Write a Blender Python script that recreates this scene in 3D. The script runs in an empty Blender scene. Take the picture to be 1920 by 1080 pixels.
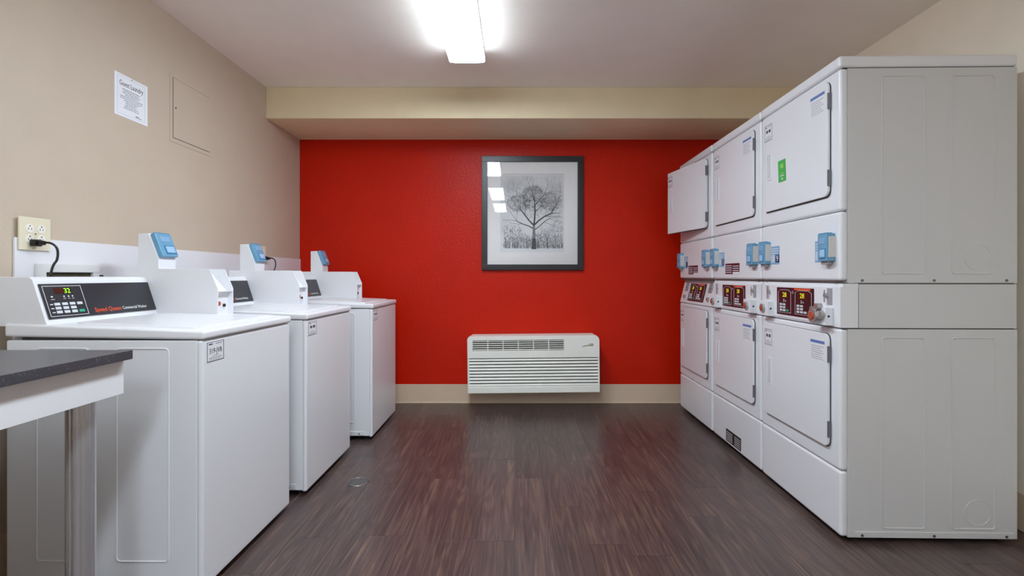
import bpy, bmesh, math, random
from mathutils import Matrix, Vector

random.seed(7)
scene = bpy.context.scene
COL = scene.collection
R = math.radians

# ------------------------------------------------------------------ camera
F_PX = 945.0
EYE = 1.08
cam_d = bpy.data.cameras.new('camera')
cam_d.sensor_width = 36.0
cam_d.lens = F_PX / 1920 * 36
cam_d.shift_x = -6 / 1920
cam_d.shift_y = -23 / 1920
cam_d.clip_start = 0.02
cam = bpy.data.objects.new('camera', cam_d)
COL.objects.link(cam)
cam.location = (0, 0, EYE)
cam.rotation_euler = (R(90), 0, 0)
scene.camera = cam

# ------------------------------------------------------------------ world, exposure
LAMP = 37.0           # emission of the fluorescent diffusers, the room's only lamps
world = bpy.data.worlds.new('world')
scene.world = world
world.use_nodes = True
bg = world.node_tree.nodes['Background']
bg.inputs[0].default_value = (0.9, 0.92, 1.0, 1)
bg.inputs[1].default_value = 0.3
vs = scene.view_settings
vs.view_transform = 'Standard'
vs.look = 'None'
vs.exposure = 0.17
vs.gamma = 1.0
vs.use_curve_mapping = False
scene.cycles.max_bounces = 16
scene.cycles.diffuse_bounces = 10

# ------------------------------------------------------------------ room dimensions
XL, XR = -1.833, 2.146          # left / right wall
YB, YF = -2.4, 4.288            # wall behind the camera / red wall
ZC = 2.468                      # ceiling
SOF_Y, SOF_Z = 3.706, 2.237     # soffit front and underside

# ------------------------------------------------------------------ materials
def srgb(r, g, b):
    def f(c):
        c /= 255
        return c / 12.92 if c <= 0.04045 else ((c + 0.055) / 1.055) ** 2.4
    return (f(r), f(g), f(b), 1)

MATS = {}
def mat(name, col, rough=0.5, metal=0.0, bump=0.0, bscale=100.0, var=0.0, vscale=6.0, emit=0.0, spec=0.5, coat=0.0):
    m = bpy.data.materials.new(name)
    m.use_nodes = True
    nt = m.node_tree
    n, l = nt.nodes, nt.links
    b = n['Principled BSDF']
    b.inputs['Base Color'].default_value = col
    b.inputs['Roughness'].default_value = rough
    b.inputs['Metallic'].default_value = metal
    b.inputs['Specular IOR Level'].default_value = spec
    b.inputs['Coat Weight'].default_value = coat
    if emit:
        b.inputs['Emission Color'].default_value = col
        b.inputs['Emission Strength'].default_value = emit
    geo = n.new('ShaderNodeNewGeometry')
    if var:
        t = n.new('ShaderNodeTexNoise'); t.inputs['Scale'].default_value = vscale; t.inputs['Detail'].default_value = 4
        l.new(geo.outputs['Position'], t.inputs['Vector'])
        r = n.new('ShaderNodeValToRGB')
        r.color_ramp.elements[0].position = 0.3; r.color_ramp.elements[1].position = 0.7
        r.color_ramp.elements[0].color = tuple(c * (1 - var) for c in col[:3]) + (1,)
        r.color_ramp.elements[1].color = tuple(min(1, c * (1 + var)) for c in col[:3]) + (1,)
        l.new(t.outputs['Fac'], r.inputs['Fac']); l.new(r.outputs['Color'], b.inputs['Base Color'])
    if bump:
        t = n.new('ShaderNodeTexNoise'); t.inputs['Scale'].default_value = bscale; t.inputs['Detail'].default_value = 3
        l.new(geo.outputs['Position'], t.inputs['Vector'])
        bp = n.new('ShaderNodeBump'); bp.inputs['Strength'].default_value = bump; bp.inputs['Distance'].default_value = 0.004
        l.new(t.outputs['Fac'], bp.inputs['Height']); l.new(bp.outputs['Normal'], b.inputs['Normal'])
    MATS[name] = m
    return m

mat('tan_paint', srgb(196, 180, 162), 0.6, bump=0.25, bscale=70, var=0.02)
mat('cream_paint', srgb(246, 238, 222), 0.6, bump=0.25, bscale=70, var=0.02)
mat('red_paint', srgb(194, 28, 0), 0.4, bump=0.5, bscale=60, var=0.04, vscale=3, spec=0.2)
mat('ceiling_paint', srgb(246, 238, 230), 0.8, bump=0.2, bscale=80, var=0.015)
mat('soffit_paint', srgb(230, 214, 180), 0.6, bump=0.25, bscale=70, var=0.02)
mat('baseboard_vinyl', srgb(214, 192, 168), 0.5, var=0.03)
mat('floor_base', srgb(40, 30, 28), 0.7, var=0.1)
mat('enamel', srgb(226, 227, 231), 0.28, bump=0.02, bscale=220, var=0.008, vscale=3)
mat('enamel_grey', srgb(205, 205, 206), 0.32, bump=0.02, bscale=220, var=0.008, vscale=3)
mat('white_plastic', srgb(222, 222, 222), 0.4, var=0.01)
mat('white_laminate', srgb(228, 227, 230), 0.35, var=0.01)
mat('board_white', srgb(226, 226, 230), 0.4, var=0.01)
mat('gap_dark', srgb(62, 60, 62), 0.7, var=0.05)
mat('rubber', srgb(18, 18, 18), 0.6, var=0.05)
mat('black_plastic', srgb(14, 13, 14), 0.4, var=0.05)
mat('console_black', srgb(38, 38, 44), 0.35, var=0.04)
mat('maroon_face', srgb(58, 26, 34), 0.3, var=0.05)
mat('maroon_print', srgb(92, 24, 26), 0.45, var=0.05)
mat('frame_black', srgb(30, 29, 33), 0.35, bump=0.05, bscale=200, var=0.05)
mat('chrome', srgb(182, 184, 184), 0.3, metal=0.75, var=0.03)
mat('brushed_steel', srgb(206, 206, 210), 0.22, metal=0.8, bump=0.02, bscale=300, var=0.03)
mat('grey_metal', srgb(168, 168, 172), 0.45, metal=0.3, var=0.03)
mat('hinge_metal', srgb(120, 120, 124), 0.4, metal=0.7, var=0.03)
mat('orange_lock', srgb(176, 78, 50), 0.4, var=0.05)
mat('reader_blue', srgb(104, 158, 190), 0.35, var=0.03)
mat('reader_dark', srgb(66, 128, 170), 0.35, var=0.03)
mat('reader_screen', srgb(160, 196, 228), 0.2, var=0.03)
mat('reader_beige', srgb(208, 204, 200), 0.45, var=0.02)
mat('sticker_blue', srgb(130, 166, 200), 0.45, var=0.03)
mat('ink_purple', srgb(48, 34, 84), 0.5, var=0.03)
mat('paper', srgb(236, 238, 244), 0.6, var=0.01)
mat('label_white', srgb(228, 228, 232), 0.5, var=0.01)
mat('ink', srgb(74, 74, 82), 0.6, var=0.03)
mat('ink_soft', srgb(160, 160, 170), 0.6, var=0.03)
mat('ink_blue', srgb(96, 120, 180), 0.6, var=0.03)
mat('ink_pale_blue', srgb(190, 205, 222), 0.6, var=0.03)
mat('ink_orange', srgb(232, 82, 40), 0.5, var=0.03)
mat('ink_white', srgb(226, 226, 228), 0.5, var=0.02)
mat('key_white', srgb(205, 208, 214), 0.45, var=0.02)
mat('key_green', srgb(40, 165, 130), 0.45, var=0.02)
mat('sticker_green', srgb(72, 172, 84), 0.45, var=0.04)
mat('sticker_lime', srgb(140, 205, 90), 0.45, var=0.04)
mat('lens_dark', srgb(70, 32, 26), 0.2, var=0.03)
mat('digit_green', srgb(130, 255, 40), 0.4, emit=1.0, var=0.01)
mat('digit_amber', srgb(205, 205, 50), 0.4, emit=0.6, var=0.01)
mat('aircon_plastic', srgb(238, 238, 230), 0.4, var=0.015)
mat('aircon_shade', srgb(58, 58, 52), 0.7, var=0.1)  # shade between the louvers and slats, put into the colour
mat('gold_ink', srgb(150, 140, 110), 0.4, var=0.05)
mat('outlet_ivory', srgb(224, 216, 190), 0.4, var=0.02)
mat('outlet_white', srgb(236, 232, 222), 0.4, var=0.02)
mat('mat_board', srgb(236, 232, 232), 0.7, var=0.01)
mat('print_dark', srgb(48, 48, 52), 0.6, var=0.1, vscale=60)
mat('print_mid', srgb(118, 118, 122), 0.6, var=0.1, vscale=60)
mat('print_grey', srgb(158, 158, 161), 0.6, var=0.05, vscale=60)
mat('print_snow', srgb(222, 222, 225), 0.6, var=0.02, vscale=60)
mat('box_inside', srgb(74, 66, 48), 0.7, var=0.3, vscale=40)
mat('brass', srgb(150, 120, 60), 0.4, metal=0.8, var=0.05)
mat('lamp_white', srgb(232, 232, 232), 0.5, var=0.01)
mat('drain_metal', srgb(150, 146, 142), 0.35, metal=0.9, var=0.05)

# print sky: pale, softly clouded paper
mat('print_paper', srgb(222, 220, 221), 0.6, var=0.03, vscale=7)

def lamp_material():
    m = bpy.data.materials.new('lamp_diffuser'); m.use_nodes = True
    n, l = m.node_tree.nodes, m.node_tree.links
    b = n['Principled BSDF']
    b.inputs['Base Color'].default_value = (0.9, 0.9, 0.9, 1)
    b.inputs['Roughness'].default_value = 0.4
    b.inputs['Emission Color'].default_value = (0.89, 1.02, 1.13, 1)
    b.inputs['Emission Strength'].default_value = LAMP
    MATS['lamp_diffuser'] = m
lamp_material()

def glass_material():
    m = bpy.data.materials.new('picture_glass'); m.use_nodes = True
    n, l = m.node_tree.nodes, m.node_tree.links
    n.remove(n['Principled BSDF'])
    out = n['Material Output']
    tr = n.new('ShaderNodeBsdfTransparent'); gl = n.new('ShaderNodeBsdfGlossy')
    gl.inputs['Roughness'].default_value = 0.02
    fr = n.new('ShaderNodeFresnel'); fr.inputs['IOR'].default_value = 1.42
    mx = n.new('ShaderNodeMixShader')
    l.new(fr.outputs[0], mx.inputs[0]); l.new(tr.outputs[0], mx.inputs[1]); l.new(gl.outputs[0], mx.inputs[2])
    l.new(mx.outputs[0], out.inputs['Surface'])
    MATS['picture_glass'] = m
glass_material()

def counter_material():
    m = bpy.data.materials.new('speckled_counter'); m.use_nodes = True
    n, l = m.node_tree.nodes, m.node_tree.links
    b = n['Principled BSDF']; b.inputs['Roughness'].default_value = 0.3
    geo = n.new('ShaderNodeNewGeometry')
    t = n.new('ShaderNodeTexNoise'); t.inputs['Scale'].default_value = 160; t.inputs['Detail'].default_value = 3
    l.new(geo.outputs['Position'], t.inputs['Vector'])
    r = n.new('ShaderNodeValToRGB')
    r.color_ramp.elements[0].position = 0.62; r.color_ramp.elements[0].color = srgb(66, 65, 70)
    r.color_ramp.elements[1].position = 0.72; r.color_ramp.elements[1].color = srgb(120, 118, 122)
    l.new(t.outputs['Fac'], r.inputs['Fac']); l.new(r.outputs['Color'], b.inputs['Base Color'])
    MATS['speckled_counter'] = m
counter_material()

def plank_material():
    m = bpy.data.materials.new('vinyl_plank'); m.use_nodes = True
    n, l = m.node_tree.nodes, m.node_tree.links
    b = n['Principled BSDF']
    geo = n.new('ShaderNodeNewGeometry'); info = n.new('ShaderNodeObjectInfo')
    off = n.new('ShaderNodeVectorMath'); off.operation = 'MULTIPLY_ADD'
    comb = n.new('ShaderNodeCombineXYZ')
    for i in range(3): l.new(info.outputs['Random'], comb.inputs[i])
    l.new(comb.outputs[0], off.inputs[0]); off.inputs[1].default_value = (37, 61, 13)
    l.new(geo.outputs['Position'], off.inputs[2])
    # long grain
    mp = n.new('ShaderNodeMapping'); mp.inputs['Scale'].default_value = (34, 1.1, 1)
    l.new(off.outputs[0], mp.inputs['Vector'])
    g = n.new('ShaderNodeTexNoise'); g.inputs['Scale'].default_value = 1.6; g.inputs['Detail'].default_value = 9; g.inputs['Roughness'].default_value = 0.65; g.inputs['Distortion'].default_value = 1.2
    l.new(mp.outputs[0], g.inputs['Vector'])
    # cathedral figure: contour lines of a stretched noise
    mp2 = n.new('ShaderNodeMapping'); mp2.inputs['Scale'].default_value = (7, 0.55, 1)
    l.new(off.outputs[0], mp2.inputs['Vector'])
    cn = n.new('ShaderNodeTexNoise'); cn.inputs['Scale'].default_value = 1.3; cn.inputs['Detail'].default_value = 2
    l.new(mp2.outputs[0], cn.inputs['Vector'])
    m1 = n.new('ShaderNodeMath'); m1.operation = 'MULTIPLY'; m1.inputs[1].default_value = 95
    l.new(cn.outputs['Fac'], m1.inputs[0])
    wv = n.new('ShaderNodeMath'); wv.operation = 'SINE'; l.new(m1.outputs[0], wv.inputs[0])
    wv2 = n.new('ShaderNodeMath'); wv2.operation = 'MULTIPLY_ADD'; wv2.inputs[1].default_value = 0.5; wv2.inputs[2].default_value = 0.5
    l.new(wv.outputs[0], wv2.inputs[0])
    mix = n.new('ShaderNodeMix'); mix.data_type = 'FLOAT'; mix.inputs[0].default_value = 0.12
    l.new(g.outputs['Fac'], mix.inputs[2]); l.new(wv2.outputs[0], mix.inputs[3])
    ramp = n.new('ShaderNodeValToRGB'); cr = ramp.color_ramp
    cr.elements[0].position = 0.28; cr.elements[0].color = srgb(58, 46, 44)
    cr.elements[1].position = 0.78; cr.elements[1].color = srgb(118, 94, 78)
    e = cr.elements.new(0.5); e.color = srgb(77, 63, 61)
    l.new(mix.outputs[0], ramp.inputs['Fac'])
    # broad blotches
    bl = n.new('ShaderNodeTexNoise'); bl.inputs['Scale'].default_value = 4; bl.inputs['Detail'].default_value = 6; bl.inputs['Roughness'].default_value = 0.6
    mp3 = n.new('ShaderNodeMapping'); mp3.inputs['Scale'].default_value = (2, 0.6, 1)
    l.new(off.outputs[0], mp3.inputs['Vector']); l.new(mp3.outputs[0], bl.inputs['Vector'])
    hs = n.new('ShaderNodeHueSaturation')
    mr = n.new('ShaderNodeMapRange'); mr.inputs['From Min'].default_value = 0.25; mr.inputs['From Max'].default_value = 0.75; mr.inputs['To Min'].default_value = 0.82; mr.inputs['To Max'].default_value = 1.15
    l.new(bl.outputs['Fac'], mr.inputs['Value'])
    mr2 = n.new('ShaderNodeMapRange'); mr2.inputs['To Min'].default_value = 0.85; mr2.inputs['To Max'].default_value = 1.15
    l.new(info.outputs['Random'], mr2.inputs['Value'])
    mu = n.new('ShaderNodeMath'); mu.operation = 'MULTIPLY'
    l.new(mr.outputs[0], mu.inputs[0]); l.new(mr2.outputs[0], mu.inputs[1])
    l.new(mu.outputs[0], hs.inputs['Value']); l.new(ramp.outputs[0], hs.inputs['Color'])
    l.new(hs.outputs[0], b.inputs['Base Color'])
    rr = n.new('ShaderNodeMapRange'); rr.inputs['To Min'].default_value = 0.24; rr.inputs['To Max'].default_value = 0.42
    l.new(g.outputs['Fac'], rr.inputs['Value']); l.new(rr.outputs[0], b.inputs['Roughness'])
    bp = n.new('ShaderNodeBump'); bp.inputs['Strength'].default_value = 0.15; bp.inputs['Distance'].default_value = 0.002
    l.new(g.outputs['Fac'], bp.inputs['Height']); l.new(bp.outputs[0], b.inputs['Normal'])
    MATS['vinyl_plank'] = m
plank_material()

# ------------------------------------------------------------------ mesh helpers
class MB:
    """collects shapes into one mesh; M maps the coordinates given to the object's own"""
    def __init__(self, M=None):
        self.bm = bmesh.new(); self.slots = []; self.M = M or Matrix.Identity(4)
    def _slot(self, m):
        if m not in self.slots: self.slots.append(m)
        return self.slots.index(m)
    def _merge(self, t, m, bevel=0, seg=2, edges=None):
        bmesh.ops.recalc_face_normals(t, faces=t.faces)
        if bevel:
            bmesh.ops.bevel(t, geom=edges(t) if edges else list(t.edges), offset=bevel, segments=seg, profile=0.5, affect='EDGES', clamp_overlap=True)
        i = self._slot(m)
        for f in t.faces: f.material_index = i
        t.transform(self.M)
        if self.M.determinant() < 0: bmesh.ops.reverse_faces(t, faces=t.faces)
        me = bpy.data.meshes.new('tmp'); t.to_mesh(me); t.free()
        self.bm.from_mesh(me); bpy.data.meshes.remove(me)
        return self
    def box(self, x0, x1, y0, y1, z0, z1, m, bevel=0, seg=2):
        t = bmesh.new()
        v = [t.verts.new((x, y, z)) for x in (x0, x1) for y in (y0, y1) for z in (z0, z1)]
        for q in ((0, 1, 3, 2), (4, 6, 7, 5), (0, 4, 5, 1), (2, 3, 7, 6), (0, 2, 6, 4), (1, 5, 7, 3)):
            t.faces.new([v[k] for k in q])
        return self._merge(t, m, bevel, seg)
    def prism(self, pts, axis, a0, a1, m, bevel=0, seg=2):
        def P(p, a):
            u, w = p
            return {'x': (a, u, w), 'y': (u, a, w), 'z': (u, w, a)}[axis]
        t = bmesh.new()
        A = [t.verts.new(P(p, a0)) for p in pts]; B = [t.verts.new(P(p, a1)) for p in pts]
        n = len(pts)
        t.faces.new(A); t.faces.new(B[::-1])
        for i in range(n): t.faces.new((A[i], B[i], B[(i + 1) % n], A[(i + 1) % n]))
        return self._merge(t, m, bevel, seg)
    def cyl(self, p0, p1, r, m, n=16, r2=None, bevel=0):
        p0, p1 = Vector(p0), Vector(p1); d = p1 - p0
        q = d.to_track_quat('Z', 'Y').to_matrix()
        r2 = r if r2 is None else r2
        t = bmesh.new()
        A = []; B = []
        for i in range(n):
            c = Vector((math.cos(2 * math.pi * i / n), math.sin(2 * math.pi * i / n), 0))
            A.append(t.verts.new(p0 + q @ (c * r))); B.append(t.verts.new(p1 + q @ (c * r2)))
        t.faces.new(A); t.faces.new(B[::-1])
        for i in range(n): t.faces.new((A[i], B[i], B[(i + 1) % n], A[(i + 1) % n]))
        return self._merge(t, m, bevel, 2, (lambda b: [e for e in b.edges if any(len(f.verts) > 4 for f in e.link_faces)]) if bevel else None)
    def tube(self, pts, r, m, n=8, closed=False):
        pts = [Vector(p) for p in pts]; t = bmesh.new(); rings = []
        N = len(pts); up = None
        for i, p in enumerate(pts):
            if closed: d = (pts[(i + 1) % N] - pts[i - 1]).normalized()
            else: d = (pts[min(i + 1, N - 1)] - pts[max(i - 1, 0)]).normalized()
            if up is None: up = d.orthogonal().normalized()
            up = (up - d * up.dot(d)).normalized(); s = d.cross(up)
            rings.append([t.verts.new(p + (up * math.cos(2 * math.pi * k / n) + s * math.sin(2 * math.pi * k / n)) * r) for k in range(n)])
        for i in range(N if closed else N - 1):
            a, b = rings[i], rings[(i + 1) % N]
            for k in range(n): t.faces.new((a[k], a[(k + 1) % n], b[(k + 1) % n], b[k]))
        if not closed:
            t.faces.new(rings[0]); t.faces.new(rings[-1][::-1])
        return self._merge(t, m)
    def quad(self, pts, m):
        i = self._slot(m)
        f = self.bm.faces.new([self.bm.verts.new(self.M @ Vector(p)) for p in pts]); f.material_index = i
        return self
    def build(self, name, parent=None, loc=(0, 0, 0), rot=(0, 0, 0), smooth=True):
        me = bpy.data.meshes.new(name)
        self.bm.to_mesh(me); self.bm.free()
        for s in self.slots: me.materials.append(MATS[s])
        if smooth:
            for p in me.polygons: p.use_smooth = True
            me.set_sharp_from_angle(angle=R(32))
        o = bpy.data.objects.new(name, me); COL.objects.link(o)
        o.parent = parent; o.location = loc; o.rotation_euler = rot
        if smooth:
            w = o.modifiers.new('face_normals', 'WEIGHTED_NORMAL'); w.keep_sharp = True
        return o

def tag(o, label=None, cat=None, group=None, kind=None):
    if label: o['label'] = label
    if cat: o['category'] = cat
    if group: o['group'] = group
    if kind: o['kind'] = kind
    return o

def thing(name, loc, rot=(0, 0, 0), **k):
    o = bpy.data.objects.new(name, None); COL.objects.link(o)
    o.empty_display_size = 0.1; o.location = loc; o.rotation_euler = rot
    return tag(o, **k)

def frame(origin, a, b):
    """matrix with columns a (right), b (up), n (towards the viewer)"""
    a, b = Vector(a).normalized(), Vector(b).normalized(); n = a.cross(b)
    M = Matrix.Identity(4)
    for i, c in enumerate((a, b, n)):
        for j in range(3): M[j][i] = c[j]
    for j in range(3): M[j][3] = origin[j]
    return M

def text(name, body, size, m, parent, M, width=None, align='LEFT', loc=(0, 0, 0), rot=(0, 0, 0)):
    cu = bpy.data.curves.new('tmp_text', 'FONT'); cu.body = body; cu.size = size
    cu.align_x = align; cu.extrude = 0.0002; cu.resolution_u = 3
    o = bpy.data.objects.new('tmp_text', cu); COL.objects.link(o)
    dg = bpy.context.evaluated_depsgraph_get(); dg.update()
    me = bpy.data.meshes.new_from_object(o.evaluated_get(dg))
    bpy.data.objects.remove(o); bpy.data.curves.remove(cu)
    if width and len(me.vertices):
        xs = [v.co.x for v in me.vertices]; k = width / (max(xs) - min(xs))
        me.transform(Matrix.Scale(k, 4, (1, 0, 0)))
    me.transform(M); me.name = name
    me.materials.clear(); me.materials.append(MATS[m])
    for p in me.polygons: p.material_index = 0
    t = bpy.data.objects.new(name, me); COL.objects.link(t); t.parent = parent
    t.location = loc; t.rotation_euler = rot
    return t

def rrect(u0, u1, w0, w1, r, n=4, corners=(1, 1, 1, 1)):
    """rounded rectangle, counter-clockwise from lower left; corners ll, lr, ur, ul"""
    pts = []
    for (cx, cy, a0, on) in ((u0, w0, 180, corners[0]), (u1, w0, 270, corners[1]), (u1, w1, 0, corners[2]), (u0, w1, 90, corners[3])):
        if not on: pts.append((cx, cy)); continue
        ox = cx + (r if cx == u0 else -r); oy = cy + (r if cy == w0 else -r)
        for i in range(n + 1):
            a = R(a0 + 90 * i / n); pts.append((ox + r * math.cos(a), oy + r * math.sin(a)))
    return pts

def sticker(name, parent, M, w, h, base, rects, loc=(0, 0, 0), rot=(0, 0, 0), label=None):
    """thin printed label: rects (a0, a1, b0, b1, material) in fractions of its size"""
    b = MB(M)
    b.box(0, w, 0, h, 0, 0.0008, base)
    for (a0, a1, b0, b1, m) in rects:
        b.box(a0 * w, a1 * w, b0 * h, b1 * h, 0.0007, 0.0011, m)
    o = b.build(name, parent, loc, rot, smooth=False)
    if label: o['label'] = label
    return o

# ------------------------------------------------------------------ room shell
def struct(o): o['kind'] = 'structure'; return o
T = 0.08
fl = struct(MB().box(XL - T, XR + T, YB - T, YF + T, -0.08, -0.004, 'floor_base').build('floor'))
plank_me = None
PW, PL = 0.1524, 0.9144
i = 0
x = XL
while x < XR - 0.005:
    x1 = min(x + PW, XR)
    y = YB - random.uniform(0.05, 0.95) * PL
    while y < YF - 0.005:
        y0, y1 = max(y, YB), min(y + PL, YF)
        if y1 - y0 > 0.01:
            if plank_me is None:
                o = MB().box(-0.5, 0.5, -0.5, 0.5, -0.004, 0.0, 'vinyl_plank').build('plank', fl, smooth=False); plank_me = o.data
            else:
                o = bpy.data.objects.new('plank', plank_me); COL.objects.link(o); o.parent = fl
            o.location = ((x + x1) / 2, (y0 + y1) / 2, 0); o.scale = (x1 - x - 0.0008, y1 - y0 - 0.0008, 1)
        y += PL
    x += PW

struct(MB().box(XL - T, XR + T, YB - T, YF + T, ZC, ZC + T, 'ceiling_paint').build('ceiling'))
struct(MB().box(XL - T, XL, YB - T, YF + T, 0, ZC, 'tan_paint').build('wall_left'))
struct(MB().box(XR, XR + T, YB - T, YF + T, 0, ZC, 'cream_paint').build('wall_right'))
struct(MB().box(XL, XR, YF, YF + T, 0, ZC, 'red_paint').build('wall_back'))
struct(MB().box(XL, XR, YB - T, YB, 0, ZC, 'ceiling_paint').build('wall_front'))
struct(MB().box(XL, XR, SOF_Y, YF, SOF_Z, ZC, 'soffit_paint', 0.004, 2).build('soffit'))
def baseboard(name, x0, x1, y0, y1):
    struct(MB().box(x0, x1, y0, y1, 0.0, 0.158, 'baseboard_vinyl', 0.002).build(name))
baseboard('baseboard_back', XL, XR, YF - 0.006, YF)
baseboard('baseboard_left', XL, XL + 0.006, YB, YF - 0.006)
baseboard('baseboard_right', XR - 0.006, XR, YB, YF - 0.006)
# thin caulk bead where baseboard meets the floor on the red wall
struct(MB().box(XL + 0.006, XR - 0.006, YF - 0.011, YF - 0.006, 0.0, 0.006, 'soffit_paint').build('trim_2'))
# white splash board behind the washers
struct(MB().box(XL, XL + 0.009, 1.837, YF - 0.001, 0.72, 1.221, 'board_white', 0.002).build('trim_1'))

# ------------------------------------------------------------------ ceiling lights
def ceiling_light(y0, y1, label):
    xc, z1 = -0.295, ZC
    r = thing('ceiling_light', (xc, (y0 + y1) / 2, ZC), label=label, cat='ceiling light', group='fluorescent ceiling lights in a row')
    L = (y1 - y0) / 2
    MB().box(-0.107, 0.107, -L + 0.004, L - 0.004, -0.060, 0, 'lamp_white', 0.002).build('housing', r)
    prof = [(-0.108, -0.059), (-0.110, -0.065), (-0.102, -0.0755), (-0.05, -0.079), (0.05, -0.079), (0.102, -0.0755), (0.110, -0.065), (0.108, -0.059)]
    MB().prism(prof, 'y', -L + 0.012, L - 0.012, 'lamp_diffuser').build('diffuser', r)
    for s in (-1, 1):
        a, b = sorted((s * L, s * (L - 0.012)))
        MB().prism([(-0.109, 0.0)] + [(u * 1.015, w - 0.002) for u, w in prof] + [(0.109, 0.0)], 'y', a, b, 'lamp_white', 0.001).build('end_cap', r)
    return r
ceiling_light(1.89, 3.11, 'long white fluorescent ceiling light overhead, nearest the red wall')
ceiling_light(-0.20, 1.02, 'second fluorescent ceiling light, seen reflected in the middle of the picture glass')
ceiling_light(-1.84, -0.62, 'farthest fluorescent ceiling light, the lowest reflection in the picture glass')

# ------------------------------------------------------------------ shared bits for machines
def ridge_rect(b, y, x0, x1, z0, z1, m, r=0.012, t=0.003):
    pts = rrect(x0, x1, z0, z1, r, 3)
    b.tube([(u, y, w) for u, w in pts], t, m, 6, closed=True)

FRONT_W = lambda x, y, z: frame((x, y, z), (0, 1, 0), (0, 0, 1))       # facing +x
FRONT_D = lambda x, y, z: frame((x, y, z), (0, -1, 0), (0, 0, 1))      # facing -x

def tag_rects():
    r = [(0, 1, 0.97, 1, 'ink'), (0, 1, 0, 0.03, 'ink'), (0, 0.03, 0, 1, 'ink'), (0.97, 1, 0, 1, 'ink'),
         (0.1, 0.32, 0.84, 0.91, 'ink'), (0.5, 0.9, 0.85, 0.9, 'ink_soft'),
         (0.12, 0.88, 0.16, 0.2, 'ink_soft'), (0.12, 0.8, 0.08, 0.11, 'ink_soft'), (0.3, 0.7, 0.27, 0.30, 'ink_soft')]
    return r
def tag_rects_blurred():
    return tag_rects() + [(0.2, 0.44, 0.5, 0.68, 'ink'), (0.54, 0.82, 0.5, 0.68, 'ink')]

# ------------------------------------------------------------------ washers
def reader(parent, M, w, h, d):
    """blue payment card reader: M has its lower left corner on the mounting surface"""
    b = MB(M); b.box(0, w, 0, h, 0, d, 'reader_blue', 0.005, 2)
    b.box(w * 0.04, w * 0.96, h * 0.9, h * 1.02, d * 0.25, d * 0.98, 'reader_dark', 0.004, 2)
    o = b.build('card_reader', parent); o['label'] = 'blue card reader'
    b = MB(M)
    b.box(w * 0.2, w * 0.8, h * 0.62, h * 0.84, d - 0.001, d + 0.0015, 'sticker_blue', 0.001)
    b.build('reader_face', o)
    b = MB(M)
    b.box(w * 0.26, w * 0.9, h * 0.1, h * 0.46, d - 0.001, d + 0.003, 'reader_dark', 0.001)
    b.box(w * 0.33, w * 0.84, h * 0.15, h * 0.42, d + 0.002, d + 0.004, 'reader_screen', 0.001)
    b.build('screen', o)
    return o, b

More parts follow.
